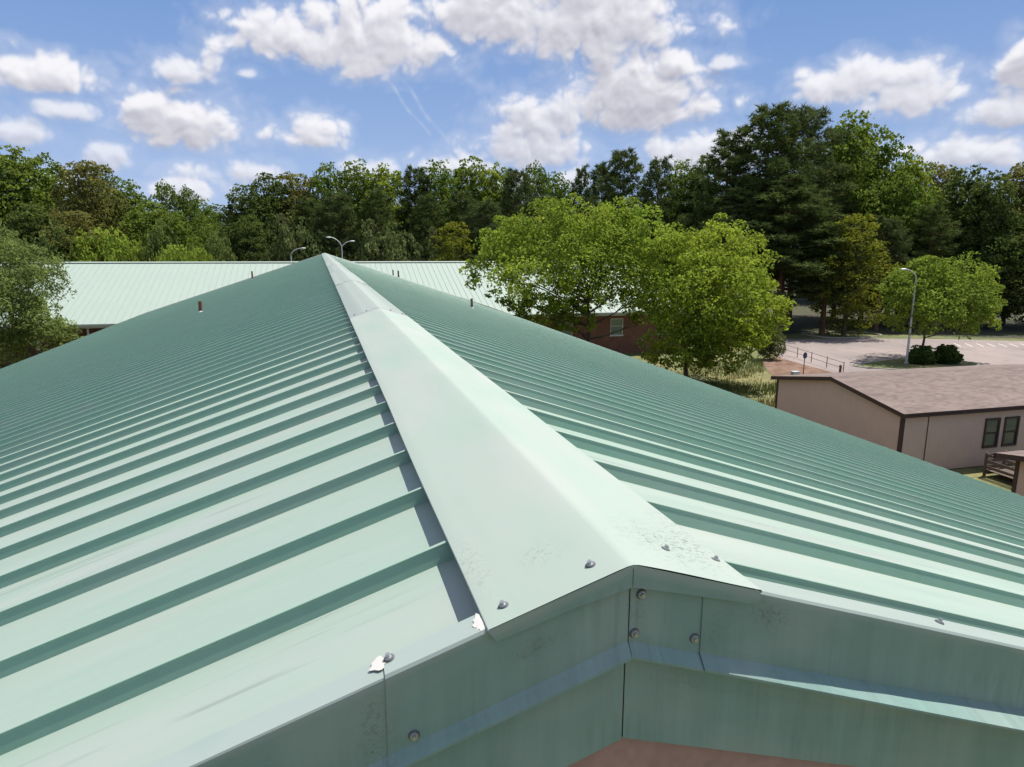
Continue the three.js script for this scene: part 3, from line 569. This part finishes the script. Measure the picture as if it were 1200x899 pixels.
class Leaves {
  constructor() { this.P = []; this.N = []; this.C = []; this.I = []; this.n = 0; }
  // a bent rhombic leaf (or sprig of leaves) of length l, width w
  leaf(p, n, r, l, w, c) {
    let ax = r() - .5, ay = r() - .5, az = r() - .5; const d = ax * n.x + ay * n.y + az * n.z; ax -= d * n.x; ay -= d * n.y; az -= d * n.z;
    const q = 1 / (Math.hypot(ax, ay, az) || 1); ax *= q; ay *= q; az *= q;
    const bx = n.y * az - n.z * ay, by = n.z * ax - n.x * az, bz = n.x * ay - n.y * ax, f = .18 * l;
    this.P.push(p.x - ax * l * .5, p.y - ay * l * .5, p.z - az * l * .5, p.x + bx * w * .5 + n.x * f * .3, p.y + by * w * .5 + n.y * f * .3, p.z + bz * w * .5 + n.z * f * .3,
      p.x + ax * l * .5 - n.x * f, p.y + ay * l * .5 - n.y * f, p.z + az * l * .5 - n.z * f, p.x - bx * w * .5 + n.x * f * .3, p.y - by * w * .5 + n.y * f * .3, p.z - bz * w * .5 + n.z * f * .3);
    for (let k = 0; k < 4; k++) { this.N.push(n.x, n.y, n.z); this.C.push(c[0], c[1], c[2]); }
    const i = this.n; this.I.push(i, i + 2, i + 1, i, i + 3, i + 2); this.n += 4;
  }
  needle(p, d, r, l, w, c) {
    let ax = r() - .5, ay = r() - .5, az = r() - .5; const bx = d.y * az - d.z * ay, by = d.z * ax - d.x * az, bz = d.x * ay - d.y * ax, q = w / (Math.hypot(bx, by, bz) || 1);
    const nx = by * d.z - bz * d.y, ny = bz * d.x - bx * d.z, nz = bx * d.y - by * d.x, m = 1 / (Math.hypot(nx, ny, nz) || 1);
    this.P.push(p.x - bx * q, p.y - by * q, p.z - bz * q, p.x + bx * q, p.y + by * q, p.z + bz * q, p.x + d.x * l, p.y + d.y * l, p.z + d.z * l);
    for (let k = 0; k < 3; k++) { this.N.push(nx * m, ny * m, nz * m); this.C.push(c[0], c[1], c[2]); }
    const i = this.n; this.I.push(i, i + 1, i + 2); this.n += 3;
  }
  geo() {
    const g = new THREE.BufferGeometry(); g.setAttribute('position', new THREE.Float32BufferAttribute(this.P, 3)); g.setAttribute('normal', new THREE.Float32BufferAttribute(this.N, 3));
    g.setAttribute('color', new THREE.Float32BufferAttribute(this.C, 3)); g.setIndex(this.I); return g;
  }
}
const rdir = r => { const z = r() * 2 - 1, a = r() * 6.28318, q = Math.sqrt(1 - z * z); return new THREE.Vector3(q * Math.cos(a), z, q * Math.sin(a)); };
const V = (x, y, z) => new THREE.Vector3(x, y, z);
// broadleaf crown: lobes [x,y,z,rx,ry,rz]; clumps over each lobe, leaves over each clump
function broadCrown(seed, lobes, o) {
  const r = rng(seed), L = new Leaves(), { perLobe = 60, leaves = 30, l = .4, w = .26, col = [.06, .11, .025], alt = [.10, .14, .03], clump = .26, droop = 0, open = .55 } = o;
  const vols = lobes.map(b => Math.pow(b[3] * b[4] * b[5], .55)), mean = vols.reduce((a, b) => a + b) / vols.length;
  lobes.forEach((b, bi) => {
    const n = Math.round(perLobe * vols[bi] / mean), R = (b[3] + b[4] + b[5]) / 3, lobeTone = .88 + .24 * r(), la = r();
    for (let i = 0; i < n; i++) {
      const d = rdir(r), k = open + (1 - open) * Math.sqrt(r()), bump = 1 + .22 * Math.sin(d.x * 5 + bi) * Math.sin(d.z * 4.3 + bi * 2) + .12 * (r() - .5);
      if (d.y < -.55 && r() < .6) continue;
      const c = V(b[0] + d.x * b[3] * k * bump, b[1] + d.y * b[4] * k * bump, b[2] + d.z * b[5] * k * bump);
      const cr = R * clump * (.65 + .7 * r()), tone = lobeTone * (.82 + .36 * r()), mixk = clamp(.5 * la + .7 * r() - .1), cc = mixc(col, alt, mixk);
      const m = Math.round(leaves * (.7 + .6 * r()));
      for (let j = 0; j < m; j++) {
        const e = rdir(r); e.addScaledVector(d, .45); e.y += .25; e.normalize();
        const q = cr * Math.cbrt(.2 + .8 * r()), p = V(c.x + e.x * q * 1.15, c.y + e.y * q * .8 - droop * q * r(), c.z + e.z * q * 1.15);
        const nn = rdir(r).multiplyScalar(.85).addScaledVector(e, .55); nn.y += .35; nn.normalize();
        const t = tone * (.8 + .4 * r()), s = .7 + .6 * r();
        L.leaf(p, nn, r, l * s, w * s, [cc[0] * t, cc[1] * t, cc[2] * t]);
      }
    }
  });
  return L.geo();
}
// trunk with limbs that reach into the lobes
function broadTrunk(seed, H, lobes, r0, fork = .3, lean = 0) {
  const r = rng(seed), gs = [], top = V(lean + (r() - .5) * .6, H * .8, (r() - .5) * .6), mid = V(lean * .4 + (r() - .5) * .3, H * fork, (r() - .5) * .3);
  gs.push(tubeG([V(0, -.2, 0), V(0, H * .04, 0)], r0 * 1.5, r0 * 1.05, 9), tubeG([V(0, H * .03, 0), mid.clone().multiplyScalar(.5), mid, mid.clone().lerp(top, .5), top], r0, r0 * .22, 9));
  for (const b of lobes) {
    const e = V(b[0], b[1] - b[4] * .15, b[2]), t = clamp((e.y * .62 - mid.y) / (top.y - mid.y), 0, .8), s = mid.clone().lerp(top, t); if (e.y < s.y) s.copy(mid);
    const m1 = s.clone().lerp(e, .5); m1.y += (r() - .35) * .12 * e.distanceTo(s); m1.x += (r() - .5) * .3;
    gs.push(tubeG([s, s.clone().lerp(m1, .5).add(V(0, -.1, 0)), m1, e], r0 * .45, r0 * .1, 6));
    for (let k = 0; k < 4; k++) { const d = rdir(r); d.y = Math.abs(d.y) * .7; const q = V(b[0] + d.x * b[3] * .7, b[1] + d.y * b[4] * .7, b[2] + d.z * b[5] * .7); gs.push(tubeG([m1.clone().lerp(e, r() * .9), m1.clone().lerp(q, .55), q], r0 * .16, r0 * .03, 4)); }
  }
  return mergeGeometries(gs);
}
// pine: whorled limbs that carry tufts of needles
function pine(seed, H, R, o = {}) {
  const r = rng(seed), L = new Leaves(), gs = [], { bare = .3, tufts = 2600, col = [.065, .105, .026], alt = [.115, .140, .036], nl = .58, tone0 = 1, needles = 11, flat = .55 } = o;
  const top = V((r() - .5) * .8, H, (r() - .5) * .8);
  gs.push(tubeG([V(0, -.2, 0), V(0, H * .25, 0), V(top.x * .5, H * .6, top.z * .5), top], H * .016, .04, 8));
  const nb = 84, tip = [];
  for (let i = 0; i < nb; i++) {
    const t = bare + (1 - bare) * Math.pow((i + r()) / nb, .9), y = H * t, a = i * 2.4 + r() * .8, env = R * Math.pow(Math.max(.02, 1 - (t - bare) / (1 - bare) * .93), flat) * (.62 + .5 * r()) * (t < bare + .14 ? .72 + .3 * r() : 1);
    const s = V(top.x * t * .6, y, top.z * t * .6), up = .10 + .35 * t, e = V(s.x + Math.cos(a) * env, y + env * up - .04 * env * env * (1 - t), s.z + Math.sin(a) * env), m = s.clone().lerp(e, .5).add(V(0, -.06 * env, 0));
    gs.push(tubeG([s, m, e], .035 + .07 * (1 - t), .02, 4)); tip.push([s, m, e, env, t]);
  }
  const sum = tip.reduce((q, b) => q + b[3] + .5, 0);
  for (const [s, m, e, env, t] of tip) {
    const n = Math.max(4, Math.round(tufts * (env + .5) / sum)), bt = tone0 * (.85 + .3 * r());
    for (let k = 0; k < n; k++) {
      const u = .30 + .72 * Math.pow(r(), .6), p = u < .5 ? s.clone().lerp(m, u * 2) : m.clone().lerp(e, (u - .5) * 2), sp = .15 * env + .45;
      p.x += (r() + r() - 1) * sp; p.z += (r() + r() - 1) * sp; p.y += (r() - .3) * sp * .8;
      const dir = e.clone().sub(s).normalize().multiplyScalar(.5).add(rdir(r).multiplyScalar(.4)); dir.y += .75; dir.normalize();
      const tn = bt * (.75 + .5 * r()), cc = mixc(col, alt, r()), len = nl * (.75 + .5 * r());
      for (let q = 0; q < needles; q++) { const d = dir.clone().multiplyScalar(.55).add(rdir(r)).normalize(); L.needle(p, d, r, len, .035 * nl / .42, [cc[0] * tn, cc[1] * tn, cc[2] * tn]); }
    }
  }
  return { crown: L.geo(), trunk: mergeGeometries(gs) };
}
function placeTree(name, label, group, proto, pos, sx, sy, turn, cat = 'tree') {
  const g = base(name, label, cat, group, pos.x, 0, pos.z, turn); g.position.y = dip(pos.x, pos.z) - .02;
  g.scale.set(sx, sy, sx);
  part('trunk', proto.trunk, proto.bark ?? mBark, g); part('crown', proto.crown, proto.leaf ?? mLeaf, g);
  return g;
}
// random lobes for a forest tree of height 1-unit-scaled H, crown radius R
function lobesFor(seed, H, R, n, low = .28, shape = 1) {
  const r = rng(seed), out = [];
  for (let i = 0; i < n; i++) {
    const t = (i + .5) / n, y = H * (low + (1 - low) * t * .9), prof = Math.pow(Math.sin(Math.PI * clamp(.16 + .78 * t)), shape), q = R * prof * (.45 + .3 * r()), a = i * 2.4 + r(), s = R * (.42 + .22 * r()) * (.55 + .5 * prof);
    out.push([Math.cos(a) * q, y, Math.sin(a) * q, s, s * (.85 + .3 * r()), s]);
  }
  out.push([0, H * .88, 0, R * .42, H * .11, R * .42], [0, H * .6, 0, R * .6, H * .22, R * .6]);
  return out;
}
{
  // prototypes, about 25 m tall and 6 m in crown radius, shared by the woods
  const kinds = {};
  const mk = (n, seed, low, shape, nl, o) => { const lb = lobesFor(seed, 25, 6, nl, low, shape); kinds[n] = { crown: broadCrown(seed + 1, lb, { perLobe: 50, leaves: 17, l: .46, w: .33, clump: .30, ...o }), trunk: broadTrunk(seed + 2, 25, lb, .34) }; };
  mk('green0', 101, .16, .8, 13, { col: [0.095, 0.160, 0.022], alt: [0.162, 0.210, 0.029] });
  mk('green1', 113, .12, 1.1, 15, { col: [0.111, 0.171, 0.025], alt: [0.182, 0.227, 0.031] });
  mk('dark0', 127, .14, .8, 14, { col: [0.065, 0.101, 0.021], alt: [0.100, 0.130, 0.027] });
  mk('olive0', 139, .16, .9, 13, { col: [0.136, 0.149, 0.035], alt: [0.201, 0.187, 0.048] });
  mk('bright0', 151, .14, 1, 13, { col: [0.162, 0.227, 0.027], alt: [0.248, 0.292, 0.035] });
  mk('yellow0', 157, .08, .9, 12, { col: [0.126, 0.151, 0.013], alt: [0.189, 0.201, 0.020], l: .42, w: .28 });
  mk('spire0', 163, .10, .62, 14, { col: [0.100, 0.162, 0.027], alt: [0.153, 0.203, 0.031] });
  for (const [n, seed, o] of [['pine0', 201, {}], ['pine1', 211, { bare: .22 }], ['pine2', 223, { bare: .38, flat: .5, col: [0.066, 0.102, 0.032], alt: [0.116, 0.138, 0.043] }]]) kinds[n] = { ...pine(seed, 25, 5.5, o), bark: mPineBark, leaf: mNeedle };
  const LBL = {
    green: ['broadleaf_tree', 'mid green broadleaf tree', 0], dark: ['broadleaf_tree', 'dark green broadleaf tree', 0], olive: ['broadleaf_tree', 'olive green broadleaf tree', 0], bright: ['broadleaf_tree', 'bright green broadleaf tree', 0], yellow: ['broadleaf_tree', 'yellow green broadleaf tree', 0], spire: ['broadleaf_tree', 'narrow upright green tree', 0], pine: ['pine_tree', 'dark green pine tree', 0],
  };
  const wood = (where, list) => {
    const r = rng(list.length * 7 + where.length);
    for (const [u, top, wpx, d, kind, own] of list) {
      const p = atDepth(u, top, d), k = kind.replace(/\d/, ''), [nm, lb] = LBL[k];
      const w = wpx * d / FOC / (k === 'pine' ? 8.6 : 11.2);
      placeTree(nm, own ?? `${lb} ${where}`, own ? null : `${lb}s ${where}`, kinds[kind], p, w, p.y / 25.6, r() * 6.28);
    }
  };
  wood('in the wood behind the far metal roof', [
    // u, top, width px, depth, kind
    [-50, 160, 130, 104, 'green0'], [8, 163, 105, 100, 'green1'], [52, 178, 80, 104, 'green0'], [92, 178, 85, 98, 'olive0', 'tall olive grey tree with a flat ragged top behind the feathery tree'], [118, 188, 60, 112, 'dark0'], [80, 240, 75, 92, 'olive0'], [30, 235, 80, 92, 'dark0'], [142, 208, 70, 104, 'green0'], [170, 232, 80, 98, 'green1'], [193, 208, 45, 106, 'spire0', 'slender upright tree where the treeline dips'], [216, 214, 40, 108, 'spire0'], [236, 232, 55, 130, 'green0'], [256, 236, 60, 140, 'dark0'], [205, 246, 60, 97, 'green0'], [232, 252, 55, 112, 'green1'],
    [284, 212, 70, 108, 'dark0'], [314, 198, 72, 112, 'dark0'], [348, 194, 78, 114, 'olive0'], [384, 189, 70, 116, 'green0'], [418, 184, 74, 118, 'green1'], [452, 187, 74, 116, 'bright0'], [486, 196, 60, 112, 'pine0'], [440, 222, 62, 104, 'pine1'], [395, 225, 62, 106, 'pine2'], [360, 232, 60, 108, 'pine0'], [290, 248, 60, 102, 'dark0'], [270, 262, 50, 104, 'dark0'],
    [530, 256, 64, 97, 'yellow0', 'yellow green tree behind the far roof, beside the broad spreading tree'], [515, 186, 70, 112, 'green0'], [548, 178, 72, 116, 'green1'], [580, 186, 66, 114, 'bright0'], [604, 200, 56, 106, 'pine2'], [630, 186, 56, 112, 'spire0'], [656, 200, 56, 124, 'green0'], [682, 196, 44, 112, 'pine1'], [706, 192, 56, 118, 'pine0'], [732, 176, 72, 106, 'pine0', 'tall dark pine rising behind the broad spreading tree'], [772, 186, 66, 102, 'pine1'], [800, 186, 70, 108, 'green0'], [826, 176, 66, 104, 'dark0'], [500, 228, 60, 104, 'pine1'], [540, 224, 60, 104, 'pine0'], [660, 232, 70, 104, 'dark0'], [570, 236, 66, 100, 'pine2'],
  ]);
  wood('in the wood beyond the parking lot', [
    [905, 124, 118, 93, 'pine0', 'tallest broad dark pine, its crown rising above the whole wood'], [858, 154, 96, 95, 'pine1'], [944, 128, 100, 97, 'pine2'], [926, 205, 150, 90, 'pine1'], [868, 225, 110, 92, 'pine2'], [975, 262, 80, 88, 'pine0'],
    [1003, 246, 82, 86, 'yellow0', 'young yellow green tree at the foot of the tallest pine'], [1000, 122, 92, 101, 'green1', 'tall leafy tree with a ragged top beside the tallest pine'], [1032, 146, 84, 104, 'green0'], [985, 150, 80, 108, 'bright0'], [1072, 178, 80, 102, 'bright0'], [1058, 200, 74, 98, 'green0'], [1108, 182, 74, 108, 'olive0'], [1140, 188, 80, 98, 'dark0', 'tall dark tree behind the parking lot island tree'], [1166, 196, 76, 94, 'dark0'], [1204, 178, 80, 98, 'olive0'], [1240, 190, 90, 98, 'green0'], [1094, 240, 70, 94, 'pine1'], [1040, 255, 60, 93, 'pine2'], [1120, 262, 90, 96, 'dark0'], [1180, 260, 90, 95, 'dark0'], [1070, 262, 80, 97, 'dark0'], [1225, 262, 80, 95, 'dark0'], [1020, 262, 80, 100, 'dark0'], [1290, 185, 110, 100, 'green1'],
  ]);
  // a deeper row that closes the gaps
  wood('deep inside the wood behind', [...Array(22)].map((_, i) => { const r = rng(900 + i), u = -60 + i * 64, lim = u < 140 ? 215 : u < 270 ? 258 : u < 840 ? 226 : u < 1040 ? 190 : 225; return [u, lim + 14 * r(), 110, 138 + 14 * r(), ['dark0', 'green0', 'pine0', 'dark0'][i % 4]]; }));
  // understorey shrubs behind the far roof
  const sh = (n, seed, col, alt) => { const lb = [[0, 2.6, 0, 3, 2.4, 3], [1.8, 2, .8, 2, 1.8, 2], [-1.9, 2.1, -.6, 2.1, 1.8, 2], [.4, 3.6, -1, 1.8, 1.5, 1.8], [-.6, 2, 1.7, 2, 1.7, 1.8]]; kinds[n] = { crown: broadCrown(seed, lb, { perLobe: 70, leaves: 26, l: .3, w: .18, clump: .28, col, alt, open: .4 }), trunk: broadTrunk(seed + 3, 4.6, lb, .12, .15) }; };
  sh('shrubY', 301, [0.181, 0.258, 0.032], [0.275, 0.338, 0.047]); sh('shrubG', 311, [0.116, 0.169, 0.042], [0.166, 0.206, 0.056]); sh('shrubO', 317, [0.108, 0.147, 0.045], [0.152, 0.169, 0.061]);
  const shrub = (u, top, wpx, d, k, lb, grp) => { const p = atDepth(u, top, d), s = wpx * d / FOC / 7.2; placeTree('small_tree', lb, grp, kinds[k], p, s, p.y / 5.2, u * .7); };
  for (const a of [[112, 264, 82, 92], [205, 284, 60, 90], [150, 278, 60, 93], [232, 288, 40, 93]]) shrub(...a, 'shrubY', 'yellow green bushy tree rising behind the far roof ridge', 'yellow green bushy trees');
  for (const a of [[345, 258, 82, 103], [385, 258, 70, 106], [298, 290, 40, 102], [452, 264, 92, 102], [500, 272, 50, 102]]) shrub(...a, 'shrubO', 'olive green bushy tree rising behind the far roof ridge', 'olive green bushy trees');
  for (const a of [[60, 262, 70, 90], [185, 262, 60, 95], [20, 275, 70, 88], [250, 275, 50, 98]]) shrub(...a, 'shrubG', 'green bushy tree rising behind the far roof ridge', 'green bushy trees');
  shrub(905, 378, 34, 70, 'shrubO', 'dark rounded shrub between the drive and the right tree', null);
}
// the individual trees in front
function lobesPx(list, d, P) { return list.map(([u, v, rx, ry, dz = 0]) => { const p = atDepth(u, v, d), k = d / FOC, t = R3; const dx = p.clone().sub(P), q = (rx + ry) / 2; return [dx.x + dz * F3.x, p.y, dx.z + dz * F3.z, rx * k, ry * k, q * k]; }); }
const soloTree = (name, label, u, d, lobes, o, trunkR, H, fork, lean) => {
  const P = atDepth(u, 300, d).setY(0), lb = lobesPx(lobes, d, P);
  return placeTree(name, label, null, { crown: broadCrown(o.seed, lb, o), trunk: broadTrunk(o.seed + 5, H, lb, trunkR, fork, lean) }, P, 1, 1, 0);
};
soloTree('broad_tree', 'broad spreading yellow green tree in front of the brick wall', 692, 63,
  [[600, 292, 40, 34, 1], [578, 318, 28, 26, -1], [640, 270, 42, 34, 2], [672, 262, 40, 30, -2], [712, 268, 42, 34, 1], [742, 270, 34, 32, -2], [690, 305, 60, 40, -3], [630, 325, 46, 36, -3], [650, 350, 36, 26, 1], [740, 318, 42, 42, 0], [600, 345, 26, 16, 0], [690, 345, 40, 26, 3], [640, 366, 32, 18, -1], [672, 374, 30, 16, 1], [764, 372, 24, 20, 1], [755, 345, 26, 22, 2], [615, 300, 44, 36, 3], [660, 300, 50, 40, 4], [725, 300, 44, 36, 4]],
  { seed: 401, perLobe: 62, leaves: 36, l: .30, w: .19, clump: .27, col: [0.168, 0.246, 0.028], alt: [0.268, 0.335, 0.038], open: .45 }, .27, 10.5, .25, 0);
soloTree('rounded_tree', 'dense rounded yellow green tree standing at the end of the brick wall', 812, 56,
  [[800, 300, 40, 34, 1], [840, 294, 46, 34, -1], [872, 322, 38, 36, 1], [888, 350, 30, 28, 0], [820, 340, 52, 44, -3], [860, 366, 46, 36, -2], [790, 350, 40, 40, 0], [800, 390, 44, 36, 0], [850, 396, 44, 28, 0], [830, 318, 50, 40, 3], [830, 370, 56, 44, 4], [886, 385, 24, 20, 1], [775, 325, 30, 30, 2], [870, 300, 26, 22, 2], [800, 414, 40, 22, 1], [848, 414, 40, 20, 0]],
  { seed: 431, perLobe: 66, leaves: 38, l: .27, w: .17, clump: .27, col: [0.173, 0.249, 0.026], alt: [0.275, 0.335, 0.033], open: .45 }, .22, 10.5, .18, 0);
soloTree('feathery_tree', 'feathery pale green tree at the left end of the far roof', 2, 50,
  [[12, 308, 46, 28, 0], [-20, 300, 46, 34, 0], [36, 336, 32, 26, -1], [20, 350, 46, 34, -2], [44, 375, 30, 26, 0], [-10, 380, 50, 40, 0], [30, 398, 40, 26, 1], [-40, 350, 50, 44, 0], [55, 392, 30, 18, 0], [10, 335, 40, 30, 3], [0, 415, 40, 24, -1]],
  { seed: 461, perLobe: 66, leaves: 42, l: .26, w: .10, clump: .29, droop: .5, col: [0.130, 0.187, 0.048], alt: [0.214, 0.266, 0.071], open: .4 }, .2, 10.5, .2, 0);
{
  const p = onGround(1093, 426), d = p.clone().sub(EYE).dot(F3);
  soloTree('lot_tree', 'light green tree with a clear trunk on the parking lot island', 1093, d,
    [[1060, 345, 30, 26, 0], [1085, 332, 34, 26, 1], [1090, 318, 22, 18, 0], [1118, 330, 34, 26, -1], [1140, 345, 30, 26, 0], [1152, 362, 22, 18, 0], [1100, 358, 46, 28, -2], [1062, 370, 26, 22, 0], [1145, 378, 24, 18, 0], [1110, 372, 44, 18, 2], [1100, 345, 44, 30, 3], [1048, 340, 18, 14, 0]],
    { seed: 487, perLobe: 52, leaves: 34, l: .30, w: .17, clump: .28, col: [0.146, 0.226, 0.028], alt: [0.239, 0.304, 0.038], open: .45 }, .17, 8.6, .26, 0);
  for (const [u, v, w] of [[1078, 427, 14], [1108, 426.5, 14]]) {
    const q = onGround(u, v), k = q.clone().sub(EYE).dot(F3) / FOC, s = w * k * .86;
    const lb = [[0, s * .85, 0, s, s * .8, s], [s * .3, s * .6, s * .2, s * .8, s * .6, s * .8], [-s * .3, s * .55, -s * .1, s * .8, s * .6, s * .8], [0, s * .4, s * .2, s, s * .45, s]];
    const g = base('round_bush', 'clipped dark green bush under the light green island tree', 'bush', 'clipped bushes on the island', q.x, .08, q.z);
    part('stem', tubeG([V(0, -.1, 0), V(0, s * .6, 0)], .06, .03), mBark, g);
    part('foliage', broadCrown(Math.round(u), lb, { perLobe: 170, leaves: 30, l: .15, w: .10, clump: .2, col: [0.064, 0.118, 0.025], alt: [0.086, 0.142, 0.028], open: .72 }), mLeaf, g);
  }
}
{ // rough grass and weeds on the slope by the portable classroom
  const L = new Leaves(), r = rng(606), pts = [];
  const a = [px2(825, 447), px2(870, 428), px2(915, 444), px2(925, 478), px2(880, 470)];
  for (let i = 0; i < 9000; i++) {
    let u = 800 + r() * 135, v = 424 + r() * 70; const p = onGround(u, v), k = vn(p.x * .35, p.z * .35); if ((k < -.25 && r() < .8) || (u > 895 && v < 446)) continue;
    const c = mixc([.10, .135, .03], [.21, .19, .07], clamp(.5 + .9 * vn(p.x * .5 + 9, p.z * .5) + .4 * (r() - .5))), h = .18 + .35 * r() * (1 + k);
    p.y = dip(p.x, p.z); L.needle(p, V((r() - .5) * .7, 1, (r() - .5) * .7).normalize(), r, h, .018 + .02 * r(), c);
  }
  const m = structure('meadow_grass', L.geo(), mNeedle, 'stuff'); m.userData.label = 'dry yellow green grass and weeds beside the portable classroom'; m.userData.category = 'grass';
}

renderer.render(scene, camera);
